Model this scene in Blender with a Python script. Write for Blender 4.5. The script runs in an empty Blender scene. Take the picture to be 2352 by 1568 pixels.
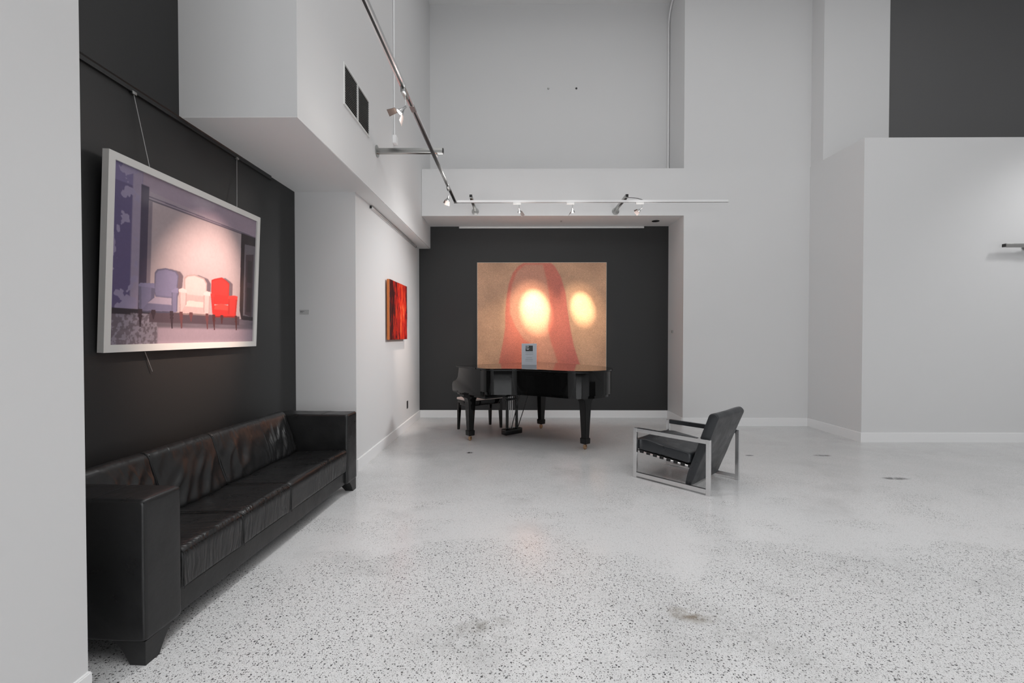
import bpy, bmesh, math, random
import numpy as np
from mathutils import Vector, Matrix, noise

C = bpy.context.scene
COL = C.collection
PI = math.pi
random.seed(7)

# ------------------------------------------------------------------ camera
cam_d = bpy.data.cameras.new('camera')
cam = bpy.data.objects.new('camera', cam_d)
COL.objects.link(cam)
cam_d.sensor_width = 36.0
cam_d.lens = 16.0
cam_d.clip_start = 0.05
cam.location = (0, 0, 1.42)
cam.rotation_euler = (math.radians(90) - 0.0153, 0, 0.00765)
C.camera = cam

# ------------------------------------------------------------------ world, large lights, exposure
w = bpy.data.worlds.new('world'); C.world = w; w.use_nodes = True
w.node_tree.nodes['Background'].inputs[0].default_value = (0.9, 0.95, 1.0, 1)
w.node_tree.nodes['Background'].inputs[1].default_value = 0.3
C.view_settings.view_transform = 'Standard'
C.view_settings.look = 'None'
C.view_settings.exposure = 0.21
C.view_settings.gamma = 1.0
C.view_settings.use_curve_mapping = False

def area(name, loc, rot, sx, sy, power, color=(1, 1, 1)):
    d = bpy.data.lights.new(name, 'AREA'); d.shape = 'RECTANGLE'; d.size = sx; d.size_y = sy
    d.energy = power; d.color = color
    o = bpy.data.objects.new(name, d); COL.objects.link(o); o.location = loc; o.rotation_euler = rot
    return o
# daylight through the windows behind the camera
area('window_daylight', (0.3, -4.86, 1.6), (PI/2, 0, 0), 3.4, 2.6, 100, (0.97, 0.985, 1.0))
area('window_daylight', (5.0, -4.86, 1.6), (PI/2, 0, 0), 4.6, 2.6, 22, (0.97, 0.985, 1.0))
# added overhead fill lamps; the hall has no known ceiling panels
area('overhead_fill', (3.2, 1.2, 6.85), (0, 0, 0), 9.0, 8.0, 90, (1.0, 1.0, 0.995))
area('overhead_fill', (3.0, -1.5, 6.85), (0, 0, 0), 8.0, 4.0, 145, (1.0, 1.0, 0.995))
area('overhead_fill', (0.6, 3.0, 6.85), (0, 0, 0), 3.0, 5.0, 55, (1.0, 1.0, 0.995))

# ------------------------------------------------------------------ helpers
def link(o, parent=None):
    COL.objects.link(o)
    if parent is not None: o.parent = parent
    return o
def smooth(me, ang=40):
    for p in me.polygons: p.use_smooth = True
    try: me.set_sharp_from_angle(angle=math.radians(ang))
    except Exception: pass
def obj(name, bm, m, parent=None, sm=True, ang=40, loc=None, rotz=0):
    bm.normal_update()
    me = bpy.data.meshes.new(name); bm.to_mesh(me); bm.free()
    for mm in (m if isinstance(m, (list, tuple)) else [m]): me.materials.append(mm)
    if sm: smooth(me, ang)
    o = bpy.data.objects.new(name, me); link(o, parent)
    if loc is not None: o.location = loc
    if rotz: o.rotation_euler = (0, 0, rotz)
    return o
def tag(o, label, cat, group=None):
    o['label'] = label; o['category'] = cat
    if group: o['group'] = group
    return o
def thing(name, label, cat, loc, rotz=0, group=None):
    o = bpy.data.objects.new(name, None); COL.objects.link(o)
    o.empty_display_size = 0.1
    o.location = loc; o.rotation_euler = (0, 0, rotz)
    return tag(o, label, cat, group)
def struct(name, bm, m, parent=None):
    o = obj(name, bm, m, parent, sm=False)
    if parent is None: o['kind'] = 'structure'
    return o
def box(bm, x0, x1, y0, y1, z0, z1, bev=0.0, seg=2):
    vs = [bm.verts.new((x, y, z)) for z in (z0, z1) for y in (y0, y1) for x in (x0, x1)]
    fs = [bm.faces.new([vs[i] for i in q]) for q in
          ((0, 2, 3, 1), (4, 5, 7, 6), (0, 1, 5, 4), (2, 6, 7, 3), (0, 4, 6, 2), (1, 3, 7, 5))]
    if bev:
        es = list({e for f in fs for e in f.edges})
        bmesh.ops.bevel(bm, geom=es, offset=bev, segments=seg, profile=0.5, affect='EDGES')
    return bm
def B(*a, **k): return box(bmesh.new(), *a, **k)
def prism(bm, pts, z0, z1, bev=0.0, seg=2, m=None):
    """polygon pts in local (a,b) extruded along c; m maps (a,b,c)->xyz"""
    m = m or (lambda a, b, c: (a, b, c))
    lo = [bm.verts.new(m(a, b, z0)) for a, b in pts]; hi = [bm.verts.new(m(a, b, z1)) for a, b in pts]
    n = len(pts); fs = [bm.faces.new(lo[::-1]), bm.faces.new(hi)]
    for i in range(n):
        fs.append(bm.faces.new((lo[i], lo[(i+1) % n], hi[(i+1) % n], hi[i])))
    bmesh.ops.recalc_face_normals(bm, faces=fs)
    if bev:
        es = list({e for f in fs for e in f.edges if e.calc_face_angle(0) > 0.6})
        bmesh.ops.bevel(bm, geom=es, offset=bev, segments=seg, profile=0.5, affect='EDGES')
    return bm
def tube(bm, pts, r, n=10, cap=True):
    pts = [Vector(p) for p in pts]; rings = []
    rs = r if isinstance(r, (list, tuple)) else [r]*len(pts)
    up = None
    for i, p in enumerate(pts):
        a = pts[max(i-1, 0)]; b = pts[min(i+1, len(pts)-1)]; t = (b-a).normalized()
        if up is None:
            up = Vector((0, 0, 1)) if abs(t.z) < .9 else Vector((1, 0, 0))
        s = t.cross(up).normalized(); up = s.cross(t).normalized()
        rings.append([bm.verts.new(p + (s*math.cos(2*PI*k/n) + up*math.sin(2*PI*k/n))*rs[i]) for k in range(n)])
    for a, b in zip(rings, rings[1:]):
        for k in range(n): bm.faces.new((a[k], a[(k+1) % n], b[(k+1) % n], b[k]))
    if cap: bm.faces.new(rings[0][::-1]); bm.faces.new(rings[-1])
    bmesh.ops.recalc_face_normals(bm, faces=bm.faces[:])
    return bm
def lathe(bm, prof, n=24, M=None):
    """prof list of (r,h) about z; M matrix"""
    M = M or Matrix.Identity(4); rings = []
    for r, h in prof:
        if r < 1e-6: rings.append([bm.verts.new(M @ Vector((0, 0, h)))])
        else: rings.append([bm.verts.new(M @ Vector((r*math.cos(2*PI*k/n), r*math.sin(2*PI*k/n), h))) for k in range(n)])
    for a, b in zip(rings, rings[1:]):
        for k in range(n):
            if len(a) == 1 and len(b) == 1: continue
            if len(a) == 1: bm.faces.new((a[0], b[(k+1) % n], b[k]))
            elif len(b) == 1: bm.faces.new((a[k], a[(k+1) % n], b[0]))
            else: bm.faces.new((a[k], a[(k+1) % n], b[(k+1) % n], b[k]))
    bmesh.ops.recalc_face_normals(bm, faces=bm.faces[:])
    return bm
def roundpoly(pts, r, step, arc=5):
    n = len(pts); out = []
    P = [Vector(p) for p in pts]
    rr = r if isinstance(r, (list, tuple)) else [r]*n
    cor = []
    for i in range(n):
        p = P[i]; a = P[i-1]; b = P[(i+1) % n]
        da = (a-p).normalized(); db = (b-p).normalized()
        s = p + da*rr[i]; e = p + db*rr[i]
        cor.append([s.lerp(p, t).lerp(p.lerp(e, t), t) for t in [k/arc for k in range(arc+1)]])
    for i in range(n):
        out += cor[i]
        e = cor[i][-1]; s = cor[(i+1) % n][0]; L = (s-e).length; k = int(L/step)
        for j in range(1, k): out.append(e.lerp(s, j/k))
    return out
def puff(prof, c0, c1, rend, mp, step=0.02, rc=0.03, disp=None, arc=5):
    """upholstered block: profile (a,b), extruded along c, ends rounded by rend"""
    bm = bmesh.new()
    loop = roundpoly(prof, rc, step, arc)
    cen = sum(loop, Vector((0, 0)))/len(loop)
    cs = []
    K = 5
    for k in range(K+1):
        t = k/K*PI/2; cs.append((c0 + rend*(1-math.cos(t)), rend*(1-math.sin(t))))
    n = max(2, int((c1-c0-2*rend)/step))
    for k in range(1, n): cs.append((c0+rend+(c1-c0-2*rend)*k/n, 0))
    for k in range(K, -1, -1):
        t = k/K*PI/2; cs.append((c1 - rend*(1-math.cos(t)), rend*(1-math.sin(t))))
    rings = []
    for c, ins in cs:
        ring = []
        for q in loop:
            d = q-cen; L = d.length
            qq = cen + d*max(0.02, (L-ins)/L)
            ring.append(bm.verts.new(mp(qq.x, qq.y, c)))
        rings.append(ring)
    m = len(loop)
    for a, b in zip(rings, rings[1:]):
        for k in range(m): bm.faces.new((a[k], a[(k+1) % m], b[(k+1) % m], b[k]))
    bm.faces.new(rings[0][::-1]); bm.faces.new(rings[-1])
    bmesh.ops.recalc_face_normals(bm, faces=bm.faces[:])
    if disp:
        bm.normal_update()
        for v in [v for r in rings for v in r]: v.co = v.co + v.normal*disp(v.co, v.normal)
    return bm
def copy_thing(root, **kw):
    r = root.copy(); COL.objects.link(r)
    for ch in list(root.children):
        c = ch.copy(); COL.objects.link(c); c.parent = r
        c.matrix_parent_inverse = ch.matrix_parent_inverse
        for g in ch.children:
            d = g.copy(); COL.objects.link(d); d.parent = c
    return r

# ------------------------------------------------------------------ materials
def mat(name, col=(0.5,)*3, rough=0.5, metal=0.0, spec=0.5, coat=0.0, bump=None, emit=None, var=None):
    m = bpy.data.materials.new(name); m.use_nodes = True
    nt = m.node_tree; b = nt.nodes['Principled BSDF']
    b.inputs['Base Color'].default_value = (*col, 1)
    b.inputs['Roughness'].default_value = rough
    b.inputs['Metallic'].default_value = metal
    b.inputs['Specular IOR Level'].default_value = spec
    b.inputs['Coat Weight'].default_value = coat
    b.inputs['Coat Roughness'].default_value = 0.03
    if emit:
        b.inputs['Emission Color'].default_value = (*emit[0], 1); b.inputs['Emission Strength'].default_value = emit[1]
    if bump or var:
        tc = nt.nodes.new('ShaderNodeTexCoord')
    if bump:
        sc, st, det = bump
        n = nt.nodes.new('ShaderNodeTexNoise'); n.inputs['Scale'].default_value = sc; n.inputs['Detail'].default_value = det
        nt.links.new(tc.outputs['Object'], n.inputs['Vector'])
        bp = nt.nodes.new('ShaderNodeBump'); bp.inputs['Strength'].default_value = st; bp.inputs['Distance'].default_value = 0.004
        nt.links.new(n.outputs['Fac'], bp.inputs['Height']); nt.links.new(bp.outputs['Normal'], b.inputs['Normal'])
    if var:
        sc, amt = var
        n = nt.nodes.new('ShaderNodeTexNoise'); n.inputs['Scale'].default_value = sc; n.inputs['Detail'].default_value = 4
        nt.links.new(tc.outputs['Object'], n.inputs['Vector'])
        mr = nt.nodes.new('ShaderNodeMapRange'); mr.inputs[1].default_value = .3; mr.inputs[2].default_value = .7
        mr.inputs[3].default_value = max(0.02, rough-amt); mr.inputs[4].default_value = rough+amt
        nt.links.new(n.outputs['Fac'], mr.inputs[0]); nt.links.new(mr.outputs[0], b.inputs['Roughness'])
    return m
WHITE = mat('light_grey_paint', (0.70, 0.70, 0.703), 0.55, bump=(180, 0.05, 2))
DARK = mat('charcoal_paint', (0.0150, 0.0150, 0.0154), 0.5, bump=(220, 0.08, 2))
TRIM = mat('white_trim_paint', (0.84, 0.84, 0.843), 0.4)
CEIL = mat('ceiling_paint', (0.76, 0.76, 0.76), 0.7)
BLACKM = mat('black_metal', (0.012, 0.012, 0.012), 0.35)
CHROME = mat('chrome', (0.80, 0.80, 0.80), 0.22, 1.0)
STEEL = mat('brushed_steel', (0.42, 0.42, 0.41), 0.28, 1.0, bump=(60, 0.03, 2))
ALU = mat('satin_aluminium', (0.72, 0.72, 0.72), 0.3, 1.0)
LACQ = mat('black_piano_lacquer', (0.004, 0.004, 0.004), 0.035, 0, 0.32, 0.0)
BRASS = mat('brass', (0.50, 0.33, 0.20), 0.3, 1.0)
PLAST = mat('white_plastic', (0.72, 0.72, 0.71), 0.4)
BLKPL = mat('black_plastic', (0.01, 0.01, 0.01), 0.4)
BULB = mat('lit_bulb', (1, 1, 1), 0.4, emit=((1.0, 0.86, 0.74), 25))
BULBW = mat('lit_bulb_small', (1, 1, 1), 0.4, emit=((1.0, 0.97, 0.93), 9))
GLASS = mat('reflector_glass', (0.45, 0.45, 0.45), 0.12, 1.0)
FLAPM = mat('barn_door_metal', (0.16, 0.13, 0.12), 0.45, 0.7)
FRAMEW = mat('white_picture_frame', (0.70, 0.69, 0.67), 0.42)
PAPER = mat('paper', (0.50, 0.53, 0.58), 0.6)
INK = mat('ink', (0.05, 0.05, 0.055), 0.6)
INKG = mat('grey_ink', (0.22, 0.23, 0.25), 0.6)
WIRE = mat('steel_wire', (0.55, 0.55, 0.55), 0.35, 0.8)
CREAM = mat('cream_leather', (0.62, 0.52, 0.48), 0.4)
RUBBER = mat('rubber', (0.02, 0.02, 0.02), 0.7)
IVORY = mat('ivory_key', (0.8, 0.78, 0.72), 0.25)

def leather(name, col, rough, wr=0.0):
    m = bpy.data.materials.new(name); m.use_nodes = True; nt = m.node_tree; L = nt.links
    b = nt.nodes['Principled BSDF']; b.inputs['Base Color'].default_value = (*col, 1)
    b.inputs['Specular IOR Level'].default_value = 0.5
    tc = nt.nodes.new('ShaderNodeTexCoord')
    v = nt.nodes.new('ShaderNodeTexVoronoi'); v.inputs['Scale'].default_value = 420; v.feature = 'DISTANCE_TO_EDGE'
    L.new(tc.outputs['Object'], v.inputs['Vector'])
    n = nt.nodes.new('ShaderNodeTexNoise'); n.inputs['Scale'].default_value = 9; n.inputs['Detail'].default_value = 6
    L.new(tc.outputs['Object'], n.inputs['Vector'])
    mr = nt.nodes.new('ShaderNodeMapRange'); mr.inputs[1].default_value = .3; mr.inputs[2].default_value = .7
    mr.inputs[3].default_value = rough-.07; mr.inputs[4].default_value = rough+.1
    L.new(n.outputs['Fac'], mr.inputs[0]); L.new(mr.outputs[0], b.inputs['Roughness'])
    b1 = nt.nodes.new('ShaderNodeBump'); b1.inputs['Strength'].default_value = 0.12; b1.inputs['Distance'].default_value = 0.001
    L.new(v.outputs['Distance'], b1.inputs['Height'])
    b2 = nt.nodes.new('ShaderNodeBump'); b2.inputs['Strength'].default_value = 0.25; b2.inputs['Distance'].default_value = 0.006
    n2 = nt.nodes.new('ShaderNodeTexNoise'); n2.inputs['Scale'].default_value = 22; n2.inputs['Detail'].default_value = 5
    L.new(tc.outputs['Object'], n2.inputs['Vector'])
    L.new(n2.outputs['Fac'], b2.inputs['Height']); L.new(b1.outputs['Normal'], b2.inputs['Normal'])
    L.new(b2.outputs['Normal'], b.inputs['Normal'])
    return m
LEATHER = leather('black_leather', (0.0105, 0.0105, 0.0110), 0.33)
LEATHERC = leather('charcoal_leather', (0.024, 0.0265, 0.030), 0.33)
def add_creases(m, sy, st, dist):
    nt = m.node_tree; N = nt.nodes; L = nt.links; b = N['Principled BSDF']
    tc = N.new('ShaderNodeTexCoord')
    wn = N.new('ShaderNodeTexNoise'); wn.inputs['Scale'].default_value = 3.0; wn.inputs['Detail'].default_value = 2; L.new(tc.outputs['Object'], wn.inputs['Vector'])
    vm = N.new('ShaderNodeVectorMath'); vm.operation = 'MULTIPLY_ADD'; vm.inputs[1].default_value = (.16, .16, .16)
    L.new(wn.outputs['Color'], vm.inputs[0]); L.new(tc.outputs['Object'], vm.inputs[2])
    mp = N.new('ShaderNodeMapping'); mp.inputs['Scale'].default_value = (2.6, sy, 2.6); L.new(vm.outputs[0], mp.inputs['Vector'])
    n = N.new('ShaderNodeTexNoise'); n.inputs['Scale'].default_value = 1.0; n.inputs['Detail'].default_value = 2.5; L.new(mp.outputs[0], n.inputs['Vector'])
    # ridges: fold the noise about its mean
    a = N.new('ShaderNodeMath'); a.operation = 'SUBTRACT'; a.inputs[1].default_value = .5; L.new(n.outputs['Fac'], a.inputs[0])
    c = N.new('ShaderNodeMath'); c.operation = 'ABSOLUTE'; L.new(a.outputs[0], c.inputs[0])
    r = N.new('ShaderNodeMapRange'); r.inputs[1].default_value = 0; r.inputs[2].default_value = .16; r.inputs[3].default_value = 1; r.inputs[4].default_value = 0
    L.new(c.outputs[0], r.inputs[0])
    mk = N.new('ShaderNodeTexNoise'); mk.inputs['Scale'].default_value = 2.4; mk.inputs['Detail'].default_value = 1; L.new(tc.outputs['Object'], mk.inputs['Vector'])
    mr = N.new('ShaderNodeMapRange'); mr.inputs[1].default_value = .40; mr.inputs[2].default_value = .60; L.new(mk.outputs['Fac'], mr.inputs[0])
    mu = N.new('ShaderNodeMath'); mu.operation = 'MULTIPLY'; L.new(r.outputs[0], mu.inputs[0]); L.new(mr.outputs[0], mu.inputs[1])
    bp = N.new('ShaderNodeBump'); bp.inputs['Strength'].default_value = st; bp.inputs['Distance'].default_value = dist
    L.new(mu.outputs[0], bp.inputs['Height'])
    old = b.inputs['Normal'].links[0].from_socket; L.new(old, bp.inputs['Normal']); L.new(bp.outputs['Normal'], b.inputs['Normal'])
LEATHERS = leather('creased_black_leather', (0.0105, 0.0105, 0.0110), 0.31)
add_creases(LEATHERS, 24.0, .75, .0042)
LEATHERB = leather('creased_black_leather_back', (0.0105, 0.0105, 0.0110), 0.35)
add_creases(LEATHERB, 11.0, .75, .0055)
STITCH = mat('black_seam', (0.006, 0.006, 0.006), 0.6)

def floor_mat():
    m = bpy.data.materials.new('polished_concrete'); m.use_nodes = True; nt = m.node_tree; L = nt.links; N = nt.nodes
    b = N['Principled BSDF']
    tc = N.new('ShaderNodeTexCoord')
    def mapping(s, rot=0, loc=(0, 0, 0)):
        mp = N.new('ShaderNodeMapping'); mp.inputs['Scale'].default_value = s
        mp.inputs['Rotation'].default_value = (0, 0, rot); mp.inputs['Location'].default_value = loc
        L.new(tc.outputs['Object'], mp.inputs['Vector']); return mp.outputs[0]
    def nz(scale, det, vec, rough=.5):
        n = N.new('ShaderNodeTexNoise'); n.inputs['Scale'].default_value = scale; n.inputs['Detail'].default_value = det
        n.inputs['Roughness'].default_value = rough
        L.new(vec, n.inputs['Vector']); return n.outputs['Fac']
    def mr(v, a, c, d, e):
        n = N.new('ShaderNodeMapRange'); L.new(v, n.inputs[0])
        for i, q in enumerate((a, c, d, e)): n.inputs[i+1].default_value = q
        return n.outputs[0]
    def math_(op, a, c):
        n = N.new('ShaderNodeMath'); n.operation = op
        for i, q in enumerate((a, c)):
            if isinstance(q, (int, float)): n.inputs[i].default_value = q
            else: L.new(q, n.inputs[i])
        return n.outputs[0]
    def mix(f, a, c):
        n = N.new('ShaderNodeMix'); n.data_type = 'RGBA'
        if isinstance(f, float): n.inputs[0].default_value = f
        else: L.new(f, n.inputs[0])
        for i, q in ((6, a), (7, c)):
            if isinstance(q, tuple): n.inputs[i].default_value = (*q, 1)
            else: L.new(q, n.inputs[i])
        return n.outputs[2]
    base = mix(mr(nz(0.55, 4, mapping((1, 1, 1))), .3, .7, 0, 1), (0.84, 0.84, 0.845), (0.92, 0.92, 0.925))
    base = mix(mr(nz(90, 4, mapping((1, 1, 1)), .7), .3, .7, 0, 1), base, (0.80,0.80,0.81))
    # aggregate
    def stones(scale, thr, keep, colA, colB, base, mask=None, warp=0.0):
        v = N.new('ShaderNodeTexVoronoi'); v.inputs['Scale'].default_value = scale; v.voronoi_dimensions = '2D'
        vec = mapping((1, 1, 1), loc=(scale*.13, scale*.07, 0))
        if warp:
            nn = N.new('ShaderNodeTexNoise'); nn.inputs['Scale'].default_value = scale*1.6; nn.inputs['Detail'].default_value = 1
            L.new(vec, nn.inputs['Vector'])
            va = N.new('ShaderNodeVectorMath'); va.operation = 'SCALE'; va.inputs['Scale'].default_value = warp/scale
            L.new(nn.outputs['Color'], va.inputs[0])
            vb = N.new('ShaderNodeVectorMath'); vb.operation = 'ADD'; L.new(vec, vb.inputs[0]); L.new(va.outputs[0], vb.inputs[1])
            vec = vb.outputs[0]
        L.new(vec, v.inputs['Vector'])
        sep = N.new('ShaderNodeSeparateColor'); L.new(v.outputs['Color'], sep.inputs[0])
        # size per stone
        size = mr(sep.outputs[0], 0, 1, thr*0.35, thr)
        d = math_('SUBTRACT', size, v.outputs['Distance'])
        f = mr(d, 0, thr*0.12, 0, 1)
        k = math_('LESS_THAN', sep.outputs[1], keep)
        f = math_('MULTIPLY', f, k)
        if mask is not None: f = math_('MULTIPLY', f, mask)
        c = mix(sep.outputs[2], colA, colB)
        return mix(f, base, c)
    # smooth band where fines cover the aggregate; elsewhere the stones show
    sp = N.new('ShaderNodeSeparateXYZ'); L.new(tc.outputs['Object'], sp.inputs[0])
    wob = math_('MULTIPLY', math_('SUBTRACT', nz(0.9, 4, mapping((1, 1, 1), loc=(3, 1, 0)), .6), .5), 1.6)
    yy = math_('ADD', sp.outputs['Y'], wob)
    near = mr(yy, 2.80, 2.98, 1, 0.22)
    clump = mr(nz(1.6, 3, mapping((1, 1.6, 1), loc=(1.3, 4.4, 0)), .55), .50, .60, 0.0, .55)
    patch = math_('MINIMUM', math_('ADD', near, clump), 1.0)
    far = mr(yy, 3.9, 4.8, 1.0, .45)
    patch = math_('MULTIPLY', patch, far)
    mott = mr(nz(150, 3, mapping((1, 1, 1)), .8), .38, .62, 0, .6)
    base = mix(mott, base, (0.60, 0.60, 0.60))
    base = stones(190, .40, .45, (0.26, 0.26, 0.26), (0.42, 0.42, 0.41), base, patch)
    base = stones(120, .40, .20, (0.06, 0.06, 0.065), (0.20, 0.195, 0.19), base, patch)
    base = stones(78, .36, .22, (0.045, 0.045, 0.05), (0.24, 0.24, 0.24), base, patch, 0.4)
    base = stones(48, .27, .12, (0.04, 0.042, 0.047), (0.20, 0.195, 0.19), base, patch, 0.4)
    base = stones(85, .32, .07, (0.82, 0.82, 0.82), (0.88, 0.88, 0.88), base)
    fine = mr(yy, 3.3, 4.4, 0, .9)
    base = stones(210, .42, .5, (0.20, 0.20, 0.20), (0.34, 0.34, 0.34), base, fine)
    base = stones(150, .36, .16, (0.78, 0.78, 0.78), (0.85, 0.85, 0.85), base, fine)
    base = mix(mr(yy, 3.8, 5.6, 0, .58), base, (0.42, 0.42, 0.42))  # far floor toned down, standing in for shade around the piano
    # worn grey clouds and a few brownish stains
    cl = mr(nz(1.5, 5, mapping((1, 1, 1), loc=(7.1, 2.2, 0)), .6), .54, .76, 0, 0.30)
    base = mix(cl, base, (0.27, 0.27, 0.27))
    def stain(x, y, rx, ry, rot, amt, col, base):
        mp = N.new('ShaderNodeMapping'); mp.vector_type = 'TEXTURE'
        mp.inputs['Location'].default_value = (x, y, 0); mp.inputs['Rotation'].default_value = (0, 0, rot)
        mp.inputs['Scale'].default_value = (rx, ry, 1)
        L.new(tc.outputs['Object'], mp.inputs['Vector'])
        ln = N.new('ShaderNodeVectorMath'); ln.operation = 'LENGTH'
        sx = N.new('ShaderNodeVectorMath'); sx.operation = 'MULTIPLY'; sx.inputs[1].default_value = (1, 1, 0)
        L.new(mp.outputs[0], sx.inputs[0]); L.new(sx.outputs[0], ln.inputs[0])
        g = mr(ln.outputs['Value'], 0, 1, 1, 0)
        g = math_('MULTIPLY', g, mr(nz(14, 5, mapping((1, 1, 1)), .7), .35, .6, 0, amt))
        return mix(g, base, col)
    base = stain(0.88, 2.29, .15, .075, -0.3, 1.1, (0.20, 0.15, 0.09), base)
    base = stain(1.1, 2.15, .75, .22, -0.9, .38, (0.30, 0.30, 0.29), base)
    base = stain(-0.17, 2.2, .16, .06, 0.3, .7, (0.22, 0.20, 0.17), base)
    base = stain(-0.25, 2.1, .6, .35, 0.2, .30, (0.25, 0.25, 0.24), base)
    base = stain(3.75, 4.5, .16, .05, 0, 2.2, (0.12, 0.12, 0.12), base)
    base = stain(3.6, 5.35, .12, .045, 0, 2.2, (0.12, 0.12, 0.12), base)
    base = stain(2.75, 5.35, .06, .03, 0, 2.5, (0.10, 0.10, 0.10), base)
    base = stain(-0.55, 5.45, .05, .04, 0, 3.5, (0.03, 0.03, 0.03), base)
    L.new(base, b.inputs['Base Color'])
    r = mr(nz(2.2, 4, mapping((1, 1, 1))), .3, .7, .15, .27)
    L.new(r, b.inputs['Roughness'])
    b.inputs['Specular IOR Level'].default_value = 0.5
    bp = N.new('ShaderNodeBump'); bp.inputs['Strength'].default_value = .03; bp.inputs['Distance'].default_value = .003
    L.new(nz(40, 3, mapping((1, 1, 1))), bp.inputs['Height']); L.new(bp.outputs['Normal'], b.inputs['Normal'])
    return m
FLOOR = floor_mat()

# ------------------------------------------------------------------ room shell
Y_AL0, Y_AL1 = 1.72, 4.68          # alcove along the left wall
XW, XA = -1.645, -2.27             # left wall plane, alcove back plane
ZS, XB = 2.886, -1.462             # soffit height, bulkhead face
YB, YF = 7.78, 7.08                # niche back, front plane of the back wall
ZC = 7.0
struct('floor', B(-2.7, 9.6, -5.3, 8.2, -0.15, 0.0), FLOOR)
struct('ceiling', B(-2.7, 9.6, -5.3, 8.2, ZC, ZC+0.15), CEIL)
struct('wall_left_front', B(-2.7, XW, -5.3, Y_AL0, 0, ZC), WHITE)
struct('wall_left_alcove', B(-2.7, XA, Y_AL0, Y_AL1, 0, ZC), DARK)
struct('wall_left_back', B(-2.7, XW, Y_AL1, 8.2, 0, ZS), WHITE)
bm = bmesh.new(); prism(bm, [(XA, 3.077), (-1.470, 3.077), (-1.452, YB), (-1.452, 8.2), (XA, 8.2)], ZS, ZC)
struct('wall_left_bulkhead', bm, WHITE)
SOFF = mat('brightened_soffit', (0.90, 0.90, 0.90), 0.6)  # added linings, whiter to stand in for missing bounce light below
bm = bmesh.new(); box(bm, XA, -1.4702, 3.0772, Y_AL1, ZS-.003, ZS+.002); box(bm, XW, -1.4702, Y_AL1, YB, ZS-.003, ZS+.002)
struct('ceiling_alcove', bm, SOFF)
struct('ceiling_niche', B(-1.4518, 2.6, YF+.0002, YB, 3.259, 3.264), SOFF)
struct('wall_niche_back', B(XW, 2.6, YB, 8.2, 0, 3.262), DARK)
struct('wall_back_header', B(-1.452, 2.6, YF, YB, 3.262, 3.983), WHITE)
struct('wall_niche_upper', B(-1.452, 2.6, YB, 8.2, 3.262, ZC), WHITE)
struct('wall_back_right', B(2.6, 9.6, YF, 8.2, 0, ZC), WHITE)
bm = bmesh.new(); prism(bm, [(4.535, YF), (4.568, 6.03), (9.6, 6.03), (9.6, YF)], 0, 3.995)
struct('wall_right_projection', bm, WHITE)
struct('wall_right_upper', B(4.545, 5.505, 6.80, YF, 3.995, ZC), WHITE)
struct('wall_right_upper_dark', B(5.505, 9.6, 6.815, YF, 3.995, ZC), mat('charcoal_paint_upper', (0.105, 0.105, 0.106), 0.5))
struct('wall_right', B(9.45, 9.6, -5.3, 6.03, 0, ZC), WHITE)
# rear wall with two window openings behind the camera, darkened to cut bounce and reflections
bm = bmesh.new()
for x0, x1 in ((-1.645, -1.45), (2.05, 2.65), (7.35, 9.45)): box(bm, x0, x1, -5.3, -5.0, 0, ZC)
for x0, x1 in ((-1.45, 2.05), (2.65, 7.35)):
    box(bm, x0, x1, -5.3, -5.0, 0, 0.25); box(bm, x0, x1, -5.3, -5.0, 2.95, ZC)
struct('wall_rear', bm, mat('dark_grey_paint', (0.14, 0.14, 0.14), 0.6))
for i, (x0, x1, n) in enumerate(((-1.45, 2.05, 3), (2.65, 7.35, 4))):
    bm = bmesh.new()
    for k in range(n+1):
        xx = x0+.03+(x1-x0-.06)*k/n; box(bm, xx-.03, xx+.03, -5.08, -5.02, .25, 2.95)
    for z in (.25, 2.89): box(bm, x0, x1, -5.079, -5.021, z, z+.06)
    struct('window_%d' % (i+1), bm, BLACKM)
# baseboards
HB, TB = 0.125, 0.015
def bb(name, pts):
    """poly-line baseboard, left side of travel direction is the room"""
    bm = bmesh.new()
    for (x0, y0), (x1, y1) in zip(pts, pts[1:]):
        d = Vector((x1-x0, y1-y0)).normalized(); n = Vector((-d.y, d.x))*TB; e = d*TB
        q = [(x0, y0), (x1, y1), (x1+n.x, y1+n.y), (x0+n.x, y0+n.y)]
        prism(bm, q, 0, HB-.004)
        q2 = [(x0, y0), (x1, y1), (x1+n.x*.7, y1+n.y*.7), (x0+n.x*.7, y0+n.y*.7)]
        prism(bm, q2, HB-.004, HB)
    struct(name, bm, TRIM)
bb('baseboard_left_front', [(XW, Y_AL0), (XW, -5.0)])
bb('baseboard_alcove_end', [(XW, Y_AL1), (XA, Y_AL1)])
bb('baseboard_alcove', [(XA, Y_AL1), (XA, Y_AL0)])
bb('baseboard_left_back', [(XW, YB), (XW, Y_AL1)])
bb('baseboard_niche', [(2.6, YB), (XW, YB)])
bb('baseboard_niche_side', [(2.6, YF), (2.6, YB)])
bb('baseboard_back', [(4.535, YF), (2.6, YF)])
bb('baseboard_projection_side', [(4.568, 6.03), (4.535, YF)])
bb('baseboard_projection', [(9.45, 6.03), (4.568-TB, 6.03)])

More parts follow.
